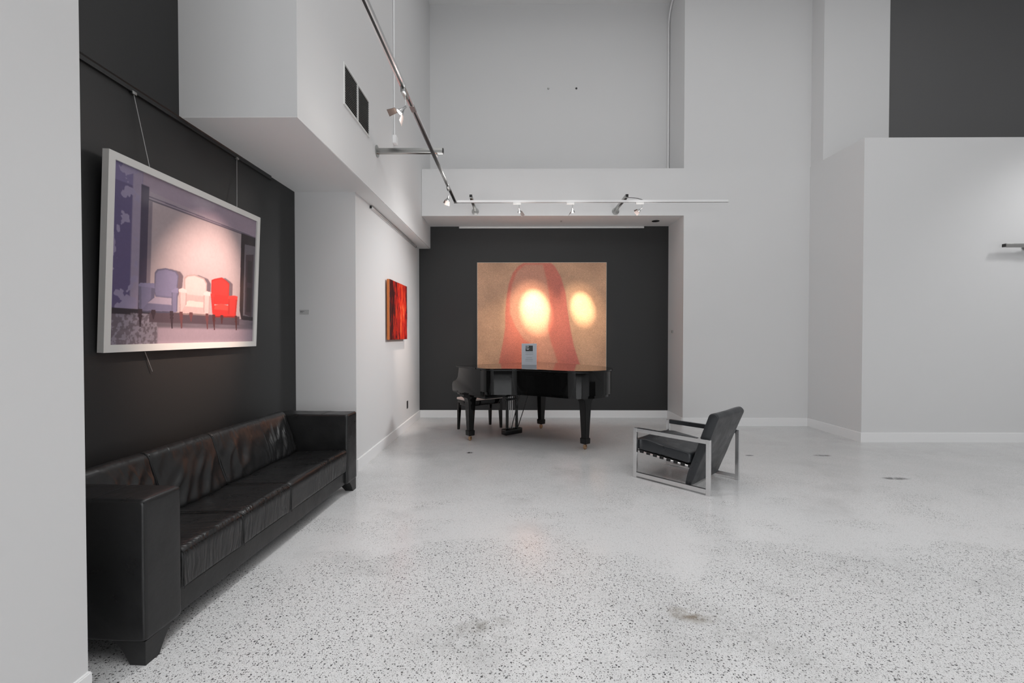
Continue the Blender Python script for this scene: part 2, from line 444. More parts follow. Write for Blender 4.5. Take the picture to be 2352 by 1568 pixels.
# ------------------------------------------------------------------ picture rails
t = thing('picture_rail', 'black picture hanging rail across the charcoal alcove wall above the framed photograph', 'picture rail', (XA, 3.0, 2.866))
bm = bmesh.new(); prism(bm, [(0, -.018), (.016, -.018), (.016, -.010), (.011, -.006), (.011, .010), (.016, .018), (0, .018)], Y_AL0-3.0+.002, 4.215-3.0, m=lambda a, b, c: (a, c, b))
obj('rail', bm, BLACKM, t, sm=False)
t = thing('picture_rail', 'white picture hanging rail under the soffit above the red painting', 'picture rail', (XW, 6.3, 2.858))
bm = bmesh.new(); prism(bm, [(0, -.014), (.022, -.014), (.022, .014), (0, .014)], -1.15, 1.17, m=lambda a, b, c: (a, c, b), bev=.003)
obj('rail', bm, ALU, t)
for y in (-1.157, 1.171): obj('end_cap', B(.001, .024, y, y+.006, -.015, .015), BLKPL, t)
t = thing('picture_rail', 'long white picture rail at top of the charcoal niche wall above the pink canvas', 'picture rail', (0.6, YB, 3.240))
bm = bmesh.new(); box(bm, -1.56, 1.58, -.022, 0, -.016, .016, bev=.003); obj('rail', bm, PLAST, t)

# ------------------------------------------------------------------ wall fittings
# air vent
t = thing('air_vent', 'white framed double air vent grille high on the left bulkhead', 'vent', (-1.4655, 4.225, 3.56))
L_, H_ = .335, .18
bm = bmesh.new()
for a in ((-L_, L_, H_-.014, H_), (-L_, L_, -H_, -H_+.014)): box(bm, 0, .012, a[0], a[1], a[2], a[3])
for y0, y1 in ((-L_, -L_+.014), (-.012, .012), (L_-.014, L_)): box(bm, 0, .012, y0, y1, -H_+.014, H_-.014)
obj('frame', bm, PLAST, t, sm=False)
obj('backing', B(.0002, .002, -L_+.01, L_-.01, -H_+.01, H_-.01), BLKPL, t, sm=False)
bm = bmesh.new()
for y0, y1 in ((-L_+.016, -.014), (.014, L_-.016)):
    n = 16
    for k in range(n):
        z = -H_+.024 + (2*H_-.048)*k/(n-1)
        prism(bm, [(.002, z+.003), (.010, z-.005), (.011, z-.0035), (.003, z+.0045)], y0, y1, m=lambda a, b, c: (a, c, b))
obj('slats', bm, mat('vent_slat', (0.30, 0.30, 0.30), .5), t, sm=False)
# junction box + conduit
t = thing('electrical_conduit', 'thin white conduit running up the left bulkhead to a small box above the steel bracket', 'conduit', (-1.461, 5.47, 3.70))
bm = bmesh.new(); tube(bm, [(.012, 0, .09), (.012, 0, ZC-3.70-.01)], .009, 10); obj('pipe', bm, TRIM, t)
obj('junction_box', B(0, .045, -.045, .045, -.005, .09, bev=.004), TRIM, t)
# niche corner conduit
bm = bmesh.new()
pts = [(2.578, 7.755, 3.984), (2.578, 7.755, 6.62)] + [(2.578, 7.755-.3*(1-math.cos(a)), 6.62+.3*math.sin(a)) for a in [PI/2*k/8 for k in range(1, 9)]] + [(2.578, 7.1, 6.97)]
tube(bm, [Vector(p) for p in pts], .014, 10)
tag(obj('corner_conduit', bm, TRIM), 'white vertical pipe bending onto the ceiling in the right corner of the upper recess', 'pipe')
# recessed downlight
t = thing('recessed_downlight', 'dark unlit round downlight in the niche soffit above the piano', 'downlight', (2.27, 7.42, 3.259))
bm = bmesh.new(); lathe(bm, [(.048, -.001), (.060, -.001), (.060, -.006), (.046, -.006), (.040, -.001)], 28); obj('trim_ring', bm, BLKPL, t)
bm = bmesh.new(); lathe(bm, [(.0, -.002), (.048, -.002)], 28); obj('lens', bm, mat('dark_lens', (.006, .006, .006), .3), t)
# wall anchors, ceiling hook, small sensor on niche jamb
for x, lab in ((0.555, 'small pale screw anchor in the upper recess wall, left of the pair'), (1.03, 'small dark screw anchor in the upper recess wall, right of the pair')):
    bm = bmesh.new(); lathe(bm, [(0, 0.012), (.011, .012), (.016, .006), (.018, 0)], 14, Matrix.Translation((x, YB, 5.585)) @ Matrix.Rotation(PI/2, 4, 'X'))
    tag(obj('screw_anchor', bm, STEEL if x < .8 else INK), lab, 'screw anchor')
bm = bmesh.new(); lathe(bm, [(0, -.018), (.008, -.018), (.012, -.004), (.016, 0)], 12, Matrix.Translation((0.74, 7.4, 3.259)))
tag(obj('ceiling_hook', bm, STEEL), 'tiny metal hook in the middle of the niche soffit', 'hook')
bm = bmesh.new(); box(bm, 2.585, 2.6, 7.53, 7.57, 1.445, 1.49, bev=.004)
tag(obj('wall_sensor', bm, STEEL), 'tiny grey sensor on the right side of the niche', 'sensor')
# outlet
t = thing('wall_outlet', 'black electrical outlet low on the left wall near the piano niche', 'outlet', (XW, 6.89, .355))
obj('cover_plate', B(0, .006, -.036, .036, -.058, .058, bev=.002), BLKPL, t)
bm = bmesh.new()
for z in (-.024, .024): box(bm, .006, .009, -.016, .016, z-.015, z+.015, bev=.002)
obj('socket', bm, INK, t)
# title card
t = thing('title_card', 'small grey title card on the white wall end beside the framed photograph', 'card', (-2.176, Y_AL1, 1.652))
obj('card', B(-.049, .049, -.004, 0, -.023, .023), mat('card_grey', (.50, .50, .50), .5), t, sm=False)
bm = bmesh.new()
for x0, x1, z, h in ((-.040, -.036, .004, .012), (-.034, -.028, .006, .006), (-.026, -.022, .006, .009), (-.020, -.012, .007, .004), (-.010, .000, .007, .004), (-.040, -.012, -.006, .0025)):
    box(bm, x0, x1, -.0046, -.004, z-h/2, z+h/2)
obj('printed_text', bm, INK, t, sm=False)
# short bar at the right edge
t = thing('wall_bracket', 'horizontal dark steel bar bracket on the right hand wall at the photo edge', 'bracket', (6.7, 6.03, 2.565))
obj('bar', B(-.41, .40, -.13, -.085, -.022, .022, bev=.002), STEEL, t)
bm = bmesh.new(); box(bm, -.42, -.41, -.128, -.087, -.020, .020); obj('end_cap', bm, BLKPL, t)
bm = bmesh.new(); lathe(bm, [(0, 0), (.045, 0), (.045, .008), (.018, .012), (.018, .085)], 20, Matrix.Translation((-.03, 0, 0)) @ Matrix.Rotation(PI/2, 4, 'X')); obj('standoff', bm, STEEL, t)
bm = bmesh.new(); box(bm, -.09, .03, -.135, -.08, -.032, .032, bev=.003); obj('clamp', bm, STEEL, t)

# ------------------------------------------------------------------ track lighting
ZT = 3.29
t = thing('wall_bracket', 'square steel bracket arm reaching out from the left bulkhead below the vent', 'bracket', (-1.463, 4.82, 3.352))
bm = bmesh.new(); lathe(bm, [(0, 0), (.062, 0), (.062, .008), (.03, .011), (0, .011)], 28, Matrix.Rotation(PI/2, 4, 'Y')); obj('flange', bm, STEEL, t)
obj('arm', B(.008, .695, -.022, .022, -.026, .026, bev=.002), STEEL, t)
obj('end_cap', B(.695, .705, -.020, .020, -.024, .024), BLKPL, t)
for x, lab in ((-0.622, 'dark steel bracket arm on the header above the left part of the piano'), (1.548, 'dark steel bracket arm on the header near the right end of the light track')):
    t = thing('wall_bracket', lab, 'bracket', (x, YF, 3.325), 0, 'track brackets on the niche header')
    bm = bmesh.new(); lathe(bm, [(0, 0), (.055, 0), (.055, .008), (.03, .011), (0, .011)], 28, Matrix.Rotation(PI/2, 4, 'X')); obj('flange', bm, STEEL, t)
    obj('arm', B(-.020, .020, -.72, -.008, -.0, .042, bev=.002), STEEL, t)
    obj('end_cap', B(-.018, .018, -.73, -.72, .002, .040), BLKPL, t)
def track(parent, name, L, axis):
    bm = bmesh.new()
    prof = [(-.019, .014), (.019, .014), (.019, -.016), (.008, -.016), (.008, .002), (-.008, .002), (-.008, -.016), (-.019, -.016)]
    prism(bm, prof, 0, L, m=(lambda a, b, c: (a, c, b)) if axis == 'y' else (lambda a, b, c: (c, a, b)))
    o = obj(name, bm, TRIM if axis == 'x' else CHROME, parent, sm=False)
    bm = bmesh.new()
    box(bm, *((-.0078, .0078, .002, L-.002, -.0155, .0018) if axis == 'y' else (.002, L-.002, -.0078, .0078, -.0155, .0018)))
    obj('slot', bm, BLKPL, o, sm=False)
    return o
YTK, XTK = 6.43, -0.845
t = thing('light_track', 'L-shaped silver lighting track hung below the ceiling along left and back', 'light track', (XTK, YTK, ZT))
a = track(t, 'track_rail', YTK+1.0, 'y'); a.location = (0, -(YTK+1.0), 0)
b_ = track(t, 'track_rail', 3.82, 'x'); b_.location = (.0, 0, 0)
obj('corner_joint', B(-.021, .021, -.021, .021, -.018, .016), STEEL, t, sm=False)
obj('coupler', B(-.021, .021, -2.71, -2.61, -.018, .0), STEEL, t, sm=False)
obj('hanger_clip', B(-.0215, .0215, -1.64, -1.58, .01, .037), STEEL, t, sm=False)
bm = bmesh.new(); tube(bm, [(2.393-.845+.845, 0, .052), (2.47, 0, .050), (2.56, 0, .040), (2.65, 0, .012)], .004, 6); obj('power_cable', bm, BLKPL, t)
obj('end_cap', B(3.82, 3.835, -.02, .02, -.017, .015), PLAST, t, sm=False)

def spot(loc, axis, target, lab, bulb, flaps, power, spot_deg, color, blend, am, big=1.0, group='track spotlights'):
    t = thing('track_spotlight', lab, 'spotlight', loc, 0, group)
    if axis == 'y': obj('adapter', B(-.017, .017, -.06, .06, -.052, -.014, bev=.003), am, t)
    else: obj('adapter', B(-.055, .055, -.017, .017, -.040, -.012, bev=.003), am, t)
    L = Vector(loc); T = Vector(target)
    piv = Vector((0, 0, -.105)) if axis == 'x' else Vector((-.0, 0.03, -.12))
    if axis == 'y': st = Vector((0, .03, -.05))
    else: st = Vector((.03, 0, -.04)); piv = Vector((.03, 0, -.095))
    d = (T-(L+piv)).normalized()
    hc = piv + d*.062*big
    bm = bmesh.new(); tube(bm, [st, piv], .0045, 8); obj('stem', bm, CHROME, t)
    M = Matrix.Translation(piv) @ d.to_track_quat('Z', 'Y').to_matrix().to_4x4()
    bm = bmesh.new()
    lathe(bm, [(0, -.008), (.007*big, -.006), (.008*big, .02), (.016*big, .036*big), (.027*big, .056*big), (.029*big, .060*big), (.026*big, .058*big), (.016*big, .042*big), (0, .036*big)], 24, M)
    h = obj('lamp_head', bm, GLASS, t)
    bm = bmesh.new(); lathe(bm, [(0, .0565*big), (.0250*big, .0565*big), (.0250*big, .0575*big), (0, .0590*big)], 24, M); obj('bulb', bm, bulb, h)
    for ang in flaps:
        R = M @ Matrix.Rotation(ang, 4, 'Z')
        bm = bmesh.new()
        P = [(-.026, .030, .060), (.026, .030, .060), (.034, .056, .110), (-.034, .056, .110)]
        v0 = [bm.verts.new(R @ (Vector(p)*big)) for p in P]; v1 = [bm.verts.new(R @ (Vector((p[0], p[1]+.0015, p[2]))*big)) for p in P]
        bm.faces.new(v0); bm.faces.new(v1[::-1])
        for k in range(4): bm.faces.new((v0[k], v1[k], v1[(k+1) % 4], v0[(k+1) % 4]))
        bmesh.ops.recalc_face_normals(bm, faces=bm.faces[:])
        obj('barn_door', bm, FLAPM, h, sm=False)
    ld = bpy.data.lights.new('spot_beam', 'SPOT'); ld.energy = power; ld.spot_size = math.radians(spot_deg); ld.spot_blend = blend
    ld.color = color; ld.shadow_soft_size = .012
    lo = bpy.data.objects.new('spot_beam', ld); COL.objects.link(lo)
    lo.location = L + piv + d*.075*big; lo.rotation_euler = d.to_track_quat('-Z', 'Y').to_euler()
    return t
def fill_point(loc, e, col=(1, .97, .94)):  # soft fill points added near the track heads to lift walls and soffits
    d = bpy.data.lights.new('track_fill', 'POINT'); d.energy = e; d.shadow_soft_size = .12; d.color = col
    o = bpy.data.objects.new('track_fill', d); COL.objects.link(o); o.location = loc
for q in ((-.78, 3.5, 3.06), (-.78, 5.72, 3.06)): fill_point(q, 5)
for q in ((.05, 6.38, 3.09), (.80, 6.38, 3.09), (1.75, 6.38, 3.09)): fill_point(q, 2.0)
WARM = (1.0, 0.80, 0.56)
spot((XTK, 3.49, ZT), 'y', (-2.2, 3.24, 1.66), 'large lit track spotlight glowing warm white in front of the left bulkhead', BULB, (0.3, 3.4), 400, 35, (1.0, 0.73, 0.59), 1.0, STEEL, 1.15)
spot((XTK, 5.74, ZT), 'y', (-1.64, 6.62, 1.15), 'spotlight nearest the corner where the light track turns', BULBW, (0.4, 3.5), 120, 30, (1.0, 0.80, 0.68), 1.0, STEEL)
def wash(loc, tgt, e, deg):
    d = bpy.data.lights.new('wash_fill', 'SPOT'); d.energy = e; d.spot_size = math.radians(deg); d.spot_blend = 1; d.shadow_soft_size = .20
    o = bpy.data.objects.new('wash_fill', d); COL.objects.link(o); o.location = loc
    o.rotation_euler = (Vector(tgt)-Vector(loc)).to_track_quat('-Z', 'Y').to_euler()
wash((1.76, 6.36, 3.10), (-1.645, 5.95, 1.5), 285, 62)  # added wide beam at the third spotlight, filling the left wall
wash((7.5, 4.5, 4.2), (7.1, 6.03, 1.9), 75, 95)
wash((-.84, 3.50, 3.08), (-.25, 3.2, 0), 52, 118)  # added floor fill without its own fixture, raises bounce to the soffit
wash((-.84, 1.70, 3.08), (-.1, 2.0, 0), 22, 118)  # second added floor fill, out of view overhead
spot((0.02, YTK, ZT), 'x', (0.33, 7.73, 1.85), 'leftmost of the three spotlights on the back run of light track', BULBW, (0.0, 2.1), 900, 19.5, WARM, 1.0, PLAST)
spot((0.77, YTK, ZT), 'x', (1.13, 7.73, 1.88), 'middle spotlight of three on the back run of light track', BULBW, (-1.2,), 600, 15.5, WARM, 1.0, PLAST)
spot((1.745, YTK, ZT), 'x', (-0.22, 7.73, 1.60), 'rightmost of the three spotlights on the back run of light track', BULBW, (0.9, 4.2), 170, 21, WARM, 1.0, PLAST)

def halo(loc, tgt, e, deg, col):
    d = bpy.data.lights.new('lamp_halo', 'SPOT'); d.energy = e; d.spot_size = math.radians(deg); d.spot_blend = 1; d.shadow_soft_size = .03; d.color = col
    o = bpy.data.objects.new('lamp_halo', d); COL.objects.link(o); o.location = loc
    o.rotation_euler = (Vector(tgt)-Vector(loc)).to_track_quat('-Z', 'Y').to_euler()
# soft outer part of the two halogen beams on the canvas
halo((.06, 6.46, 3.13), (.30, 7.73, 1.72), 190, 36, WARM)
halo((.82, 6.46, 3.13), (1.10, 7.73, 1.78), 110, 32, WARM)

# ------------------------------------------------------------------ framed photograph on the alcove wall
def vcol_mat(name, rough, tex=None, coat=0):
    m = bpy.data.materials.new(name); m.use_nodes = True; nt = m.node_tree; L = nt.links
    b = nt.nodes['Principled BSDF']; b.inputs['Roughness'].default_value = rough
    b.inputs['Coat Weight'].default_value = coat; b.inputs['Coat Roughness'].default_value = .08
    a = nt.nodes.new('ShaderNodeVertexColor'); a.layer_name = 'Col'
    L.new(a.outputs['Color'], b.inputs['Base Color'])
    return m, nt, b, a
def art_grid(name, W, H, img, m, parent):
    """img: (ny,nx,3) linear colours, row 0 = bottom. plane in local XZ facing -Y"""
    ny, nx = img.shape[:2]
    xs = np.linspace(-W/2, W/2, nx); zs = np.linspace(0, H, ny)
    X, Z = np.meshgrid(xs, zs)
    co = np.stack([X, np.zeros_like(X), Z], -1).reshape(-1, 3)
    i = np.arange((ny-1)*(nx-1)); r = i//(nx-1); c = i % (nx-1); v = r*nx+c
    F = np.stack([v, v+1, v+nx+1, v+nx], -1)
    me = bpy.data.meshes.new(name)
    me.vertices.add(len(co)); me.vertices.foreach_set('co', co.ravel())
    me.loops.add(F.size); me.loops.foreach_set('vertex_index', F.ravel().astype(np.int32))
    me.polygons.add(len(F)); me.polygons.foreach_set('loop_start', (np.arange(len(F))*4).astype(np.int32))
    me.update(calc_edges=True)
    at = me.color_attributes.new('Col', 'FLOAT_COLOR', 'POINT')
    rgba = np.concatenate([img.reshape(-1, 3), np.ones((len(co), 1))], 1).astype(np.float32)
    at.data.foreach_set('color', rgba.ravel())
    me.materials.append(m)
    return link(bpy.data.objects.new(name, me), parent)
def sl(r, g, b):
    f = lambda c: ((c/255+.055)/1.055)**2.4 if c > 10 else c/255/12.92
    return np.array([f(r), f(g), f(b)])
def inpoly(U, V, P):
    r = np.zeros(U.shape, bool); n = len(P)
    for i in range(n):
        x0, y0 = P[i]; x1, y1 = P[(i+1) % n]
        c = ((y0 > V) != (y1 > V)); c &= U < (x1-x0)*(V-y0)/((y1-y0) or 1e-9)+x0
        r ^= c
    return r
def fnoise(ny, nx, cells, seed, octs=4):
    rng = np.random.default_rng(seed); out = np.zeros((ny, nx)); amp = 1; tot = 0
    for o in range(octs):
        cy, cx = int(cells[1]*2**o)+2, int(cells[0]*2**o)+2
        g = rng.random((cy+1, cx+1)); y = np.linspace(0, cy-1e-3, ny); x = np.linspace(0, cx-1e-3, nx)
        iy = y.astype(int); ix = x.astype(int); fy = (y-iy)[:, None]; fx = (x-ix)[None]
        fy = fy*fy*(3-2*fy); fx = fx*fx*(3-2*fx)
        a = g[iy][:, ix]; b = g[iy][:, ix+1]; c = g[iy+1][:, ix]; d = g[iy+1][:, ix+1]
        out += amp*((a*(1-fx)+b*fx)*(1-fy)+(c*(1-fx)+d*fx)*fy); tot += amp; amp *= .5
    return out/tot
def blur(a, k):
    for _ in range(k):
        p = np.pad(a, [(1, 1), (1, 1)]+[(0, 0)]*(a.ndim-2), 'edge')
        a = (p[1:-1, 1:-1]*2+p[:-2, 1:-1]+p[2:, 1:-1]+p[1:-1, :-2]+p[1:-1, 2:])/6
    return a

def photo_image():
    ny, nx = 420, 564
    V, U = np.meshgrid(np.linspace(0, 1, ny), np.linspace(0, 1, nx), indexing='ij')
    n1 = fnoise(ny, nx, (4, 3), 1); n2 = fnoise(ny, nx, (14, 11), 2, 4); n3 = fnoise(ny, nx, (90, 60), 3, 3)
    n4 = fnoise(ny, nx, (6, 40), 5, 3)
    im = np.ones((ny, nx, 3))*sl(166, 150, 154)
    lay = lambda mask, col, soft=1: mix_(mask, col, soft)
    def mix_(mask, col, soft):
        m = blur(mask.astype(float), soft)[..., None]
        im[:] = im*(1-m)+np.broadcast_to(col, im.shape)*m
    # back wall
    im[:] = im*(0.9+.2*n1[..., None])
    # ceiling
    mix_((V > .905-.045*np.clip(U-.14, 0, 1)) , sl(146, 130, 146), 2)
    mix_((V > .855) & (V < .905-.045*np.clip(U-.14, 0, 1)) & (U > .15), sl(150, 136, 148), 1)
    mix_((V > .872-.012*U) & (V < .880-.012*U) & (U > .17), sl(96, 84, 104), 1)
    mix_((V > .852) & (V < .860) & (U > .17) & (U < .98), sl(88, 78, 94), 1)
    # left peeling wall
    left = U < .145
    mix_(left, sl(84, 74, 112), 1)
    top = left & (V > .90); mix_(top, sl(104, 94, 132), 2)
    strip = (U > .095) & (U < .145); mix_(strip & (V > .2), sl(140, 128, 150), 5)
    mix_((U > .138) & (U < .180) & (V > .20) & (V < .93), sl(62, 54, 76), 2)
    mix_((U > .180) & (U < .20) & (V > .20) & (V < .85), sl(120, 108, 120), 3)
    pe = (n2 > .56) & (U < .10) & (V > .25) & (V < .93) & (n1 > .3)
    pe |= (n2 > .60) & (U < .13) & (V > .2)
    mix_(pe, sl(138, 128, 156), 1); 
    # skirting
    mix_((V > .165) & (V < .205) & (U < .30), sl(40, 34, 44), 1)
    # floor
    fl = V < .17+.01*(U > .1)
    fc = sl(98, 88, 98)*(1.0) ; mix_(fl, fc, 1)
    gr = fl & (U < .25) & (n3 > .5); mix_(gr, sl(128, 120, 132), 1)
    im[:] = np.where(fl[..., None], im*(.78+.5*n4[..., None]), im)
    mix_(fl & (V < .10) & (U > .25), sl(150, 132, 144), 14)
    mix_((V > .13) & (V < .20) & (U > .2) & (U < .86), sl(74, 60, 70), 3)
    # door
    mix_(inpoly(U, V, [(.853, .86), (1, .86), (1, .17), (.88, .175), (.86, .25)]), sl(34, 26, 34), 1)
    mix_(inpoly(U, V, [(.89, .78), (1, .79), (1, .20), (.895, .21)]), sl(98, 92, 100), 1)
    mix_(inpoly(U, V, [(.905, .70), (.985, .72), (.985, .20), (.912, .22)]), sl(60, 46, 54), 1)
    for a, b in ((.24, .44), (.48, .66)): mix_(inpoly(U, V, [(.925, a), (.97, a), (.97, b), (.925, b)]), sl(42, 32, 38), 1)
    # chairs
    def chair(back, la, ra, seat, legs, c, cs, lc):
        sh = inpoly(U-.03, V-.0, back); mix_(sh, sl(96, 82, 92), 3)
        bk_ = inpoly(U, V, back); mix_(bk_, c*.55, 1)
        bx0 = min(p[0] for p in back); bx1 = max(p[0] for p in back); by1 = max(p[1] for p in back)
        ins = inpoly((U-(bx0+bx1)/2)*1.10+(bx0+bx1)/2, (V-.3)*1.06+.3, back); mix_(ins, c*.92, 2)
        bu = (U-back[0][0]); mix_(inpoly(U, V, back) & (V < back[0][1]-.02), c*.72, 4)
        mix_(inpoly(U, V+.012, seat), c*.35, 1)
        mix_(inpoly(U, V, seat), cs, 1)
        s0 = seat[-1][1]
        mix_(inpoly(U, V, seat) & (V < s0+.045), c*.75, 2)
        for A in (la, ra):
            mix_(inpoly(U, V, A), c*.62, 1)
            cxA = sum(p[0] for p in A)/len(A); A2 = [(cxA+(p[0]-cxA)*.62, p[1]-.006) for p in A]
            mix_(inpoly(U, V, A2), c*.88, 1)
            tp = max(p[1] for p in A); mix_(inpoly(U, V, A) & (V > tp-.03), c*1.05, 1)
        for x0, z0, x1, z1 in legs:
            for k in range(14):
                f = k/13; x = x0+(x1-x0)*f; z = z0+(z1-z0)*f; ww = .011*(1-.65*f)+(.003 if k in (2, 5) else 0)
                mix_((abs(U-x) < ww) & (abs(V-z) < .006), lc, 0)
    chair([(.222, .316), (.223, .432), (.237, .455), (.286, .472), (.349, .466), (.369, .442), (.363, .355), (.328, .287), (.232, .287)],
          [(.137, .348), (.147, .358), (.225, .367), (.227, .281), (.145, .205)], [(.326, .34), (.347, .356), (.368, .356), (.367, .205), (.33, .205)],
          [(.141, .257), (.232, .284), (.328, .287), (.344, .205), (.145, .199)],
          [(.15, .2, .152, .107), (.33, .2, .336, .101), (.222, .2, .223, .155)], sl(116, 112, 142), sl(150, 138, 156), sl(50, 36, 46))
    chair([(.408, .345), (.405, .432), (.425, .452), (.475, .466), (.549, .451), (.571, .42), (.571, .366), (.568, .283), (.421, .28)],
          [(.372, .351), (.396, .362), (.428, .353), (.428, .259), (.383, .205)], [(.546, .351), (.571, .364), (.600, .36), (.597, .202), (.549, .215)],
          [(.379, .249), (.444, .285), (.555, .282), (.594, .202), (.384, .2)],
          [(.392, .2, .398, .103), (.578, .2, .585, .101), (.46, .2, .462, .15)], sl(208, 178, 178), sl(214, 184, 180), sl(96, 56, 60))
    chair([(.604, .37), (.604, .448), (.63, .462), (.69, .482), (.735, .462), (.757, .447), (.757, .288), (.635, .277)],
          [(.602, .349), (.618, .36), (.635, .352), (.636, .253), (.62, .205)], [(.75, .349), (.808, .36), (.837, .355), (.828, .21), (.753, .215)],
          [(.622, .264), (.691, .287), (.812, .267), (.83, .201), (.627, .194)],
          [(.632, .195, .641, .096), (.827, .197, .835, .096), (.70, .195, .702, .14)], sl(205, 46, 44), sl(212, 60, 54), sl(70, 34, 38))
    im *= (.95+.1*n3[..., None])
    return np.clip(im, 0, 1)
t = thing('framed_photograph', 'large white framed photograph of three armchairs hanging on the charcoal wall above the sofa', 'picture', (-2.262, 3.1655, 1.322), 0)
t.rotation_euler = (0, math.atan2(.046, 1.098), 0)
PW, PH, TH = 1.45, 1.098, .036
bw = .042
def frame_bar(y0, y1, z0, z1): return B(0, TH, y0, y1, z0, z1, bev=.0015, seg=1)
bm = bmesh.new()
box(bm, 0, TH, -PW/2, -PW/2+bw, 0, PH); box(bm, 0, TH, PW/2-bw, PW/2, 0, PH)
box(bm, 0, TH, -PW/2+bw, PW/2-bw, 0, bw); box(bm, 0, TH, -PW/2+bw, PW/2-bw, PH-bw, PH)
obj('frame', bm, FRAMEW, t, sm=False)
obj('backing_board', B(.004, .016, -PW/2+bw, PW/2-bw, bw, PH-bw), BLKPL, t, sm=False)
pm, _, _, _ = vcol_mat('photograph_print', .55, coat=.12)
g = art_grid('photograph', PW-2*bw, PH-2*bw, photo_image(), pm, t)
g.location = (.024, 0, bw); g.rotation_euler = (0, 0, PI/2)
# hanging wires
for y0, y1, lab in ((2.70, 2.762, 'thin steel hanging wire, the one nearer the camera, between rail and framed photograph'),
                    (3.70, 3.625, 'thin steel hanging wire farther from the camera, between rail and framed photograph')):
    bm = bmesh.new(); tube(bm, [(XA+.008, y0, 2.848), (-2.2195, y1, 2.425)], .0022, 6)
    pts = [(XA+.006, y1, 1.315), (XA+.01, y1+.05, 1.19)] if y0 < 3 else None
    wobj = thing('hanging_wire', lab, 'wire', (0, 0, 0), 0, 'picture hanging wires')
    obj('wire', bm, WIRE, wobj)
    if pts:
        bm = bmesh.new(); tube(bm, pts, .0022, 6); obj('loose_end', bm, WIRE, wobj)
    obj('rail_hook', B(XA+.002, XA+.020, y0-.02, y0+.012, 2.838, 2.856, bev=.002), STEEL, wobj)

# ------------------------------------------------------------------ red painting
def red_mat():
    m = bpy.data.materials.new('red_abstract_paint'); m.use_nodes = True; nt = m.node_tree; N = nt.nodes; L = nt.links
    b = N['Principled BSDF']; b.inputs['Roughness'].default_value = .3; b.inputs['Coat Weight'].default_value = .3
    tc = N.new('ShaderNodeTexCoord'); mp = N.new('ShaderNodeMapping'); mp.inputs['Scale'].default_value = (1, 1.0, .30)
    L.new(tc.outputs['Object'], mp.inputs['Vector'])
    n = N.new('ShaderNodeTexNoise'); n.inputs['Scale'].default_value = 13; n.inputs['Detail'].default_value = 9; n.inputs['Roughness'].default_value = .72
    n.inputs['Distortion'].default_value = .7
    L.new(mp.outputs[0], n.inputs['Vector'])
    # broad vertical band: bright right of middle, dark on the left
    sp = N.new('ShaderNodeSeparateXYZ'); L.new(tc.outputs['Object'], sp.inputs[0])
    g = N.new('ShaderNodeMapRange'); L.new(sp.outputs['Y'], g.inputs[0])
    g.inputs[1].default_value = -.45; g.inputs[2].default_value = .15; g.inputs[3].default_value = -.14; g.inputs[4].default_value = .05
    g2 = N.new('ShaderNodeMapRange'); L.new(sp.outputs['Y'], g2.inputs[0])
    g2.inputs[1].default_value = .25; g2.inputs[2].default_value = .45; g2.inputs[3].default_value = 0; g2.inputs[4].default_value = -.16
    ad = N.new('ShaderNodeMath'); L.new(n.outputs['Fac'], ad.inputs[0]); L.new(g.outputs[0], ad.inputs[1])
    ad2 = N.new('ShaderNodeMath'); L.new(ad.outputs[0], ad2.inputs[0]); L.new(g2.outputs[0], ad2.inputs[1])
    r = N.new('ShaderNodeValToRGB'); e = r.color_ramp.elements
    e[0].position = .30; e[0].color = (.03, .002, .004, 1); e[1].position = .72; e[1].color = (.9, .30, .16, 1)
    for p, c in ((.42, (.08, .003, .006, 1)), (.47, (.42, .010, .010, 1)), (.54, (.72, .030, .010, 1)), (.64, (.85, .11, .03, 1))):
        q = e.new(p); q.color = c
    L.new(ad2.outputs[0], r.inputs[0]); L.new(r.outputs[0], b.inputs['Base Color'])
    bp = N.new('ShaderNodeBump'); bp.inputs['Strength'].default_value = .5; bp.inputs['Distance'].default_value = .006
    L.new(n.outputs['Fac'], bp.inputs['Height']); L.new(bp.outputs['Normal'], b.inputs['Normal'])
    return m
t = thing('abstract_painting', 'red and orange abstract painting on the white left wall near the piano', 'painting', (-1.625, 6.20, 1.352), 0)
bm = puff([(0, .0), (.034, .0), (.034, .77), (0, .77)], -.455, .455, .004, lambda a, b, c: (a, c, b), step=.03, rc=.004, arc=2)
obj('canvas_edge', bm, mat('orange_canvas_edge', (.62, .17, .035), .5), t)
bm = bmesh.new(); nY, nZ = 40, 34; grid = []
for j in range(nZ+1):
    row = []
    for i in range(nY+1):
        y = -.453+.906*i/nY; z = .002+.766*j/nZ
        d = .0395+.003*noise.noise((y*14, z*6, 3))
        row.append(bm.verts.new((d, y, z)))
    grid.append(row)
for j in range(nZ):
    for i in range(nY): bm.faces.new((grid[j][i], grid[j][i+1], grid[j+1][i+1], grid[j+1][i]))
# skirt back to the canvas block
bnd = [grid[0][i] for i in range(nY+1)]+[grid[j][nY] for j in range(1, nZ+1)]+[grid[nZ][i] for i in range(nY-1, -1, -1)]+[grid[j][0] for j in range(nZ-1, 0, -1)]
bk = [bm.verts.new((.033, v.co.y, v.co.z)) for v in bnd]
for k in range(len(bnd)): bm.faces.new((bnd[k], bk[k], bk[(k+1) % len(bnd)], bnd[(k+1) % len(bnd)]))
obj('painted_face', bm, red_mat(), t)
obj('hanging_strip', B(-.0198, 0, -.30, .30, .60, .64), INK, t, sm=False)

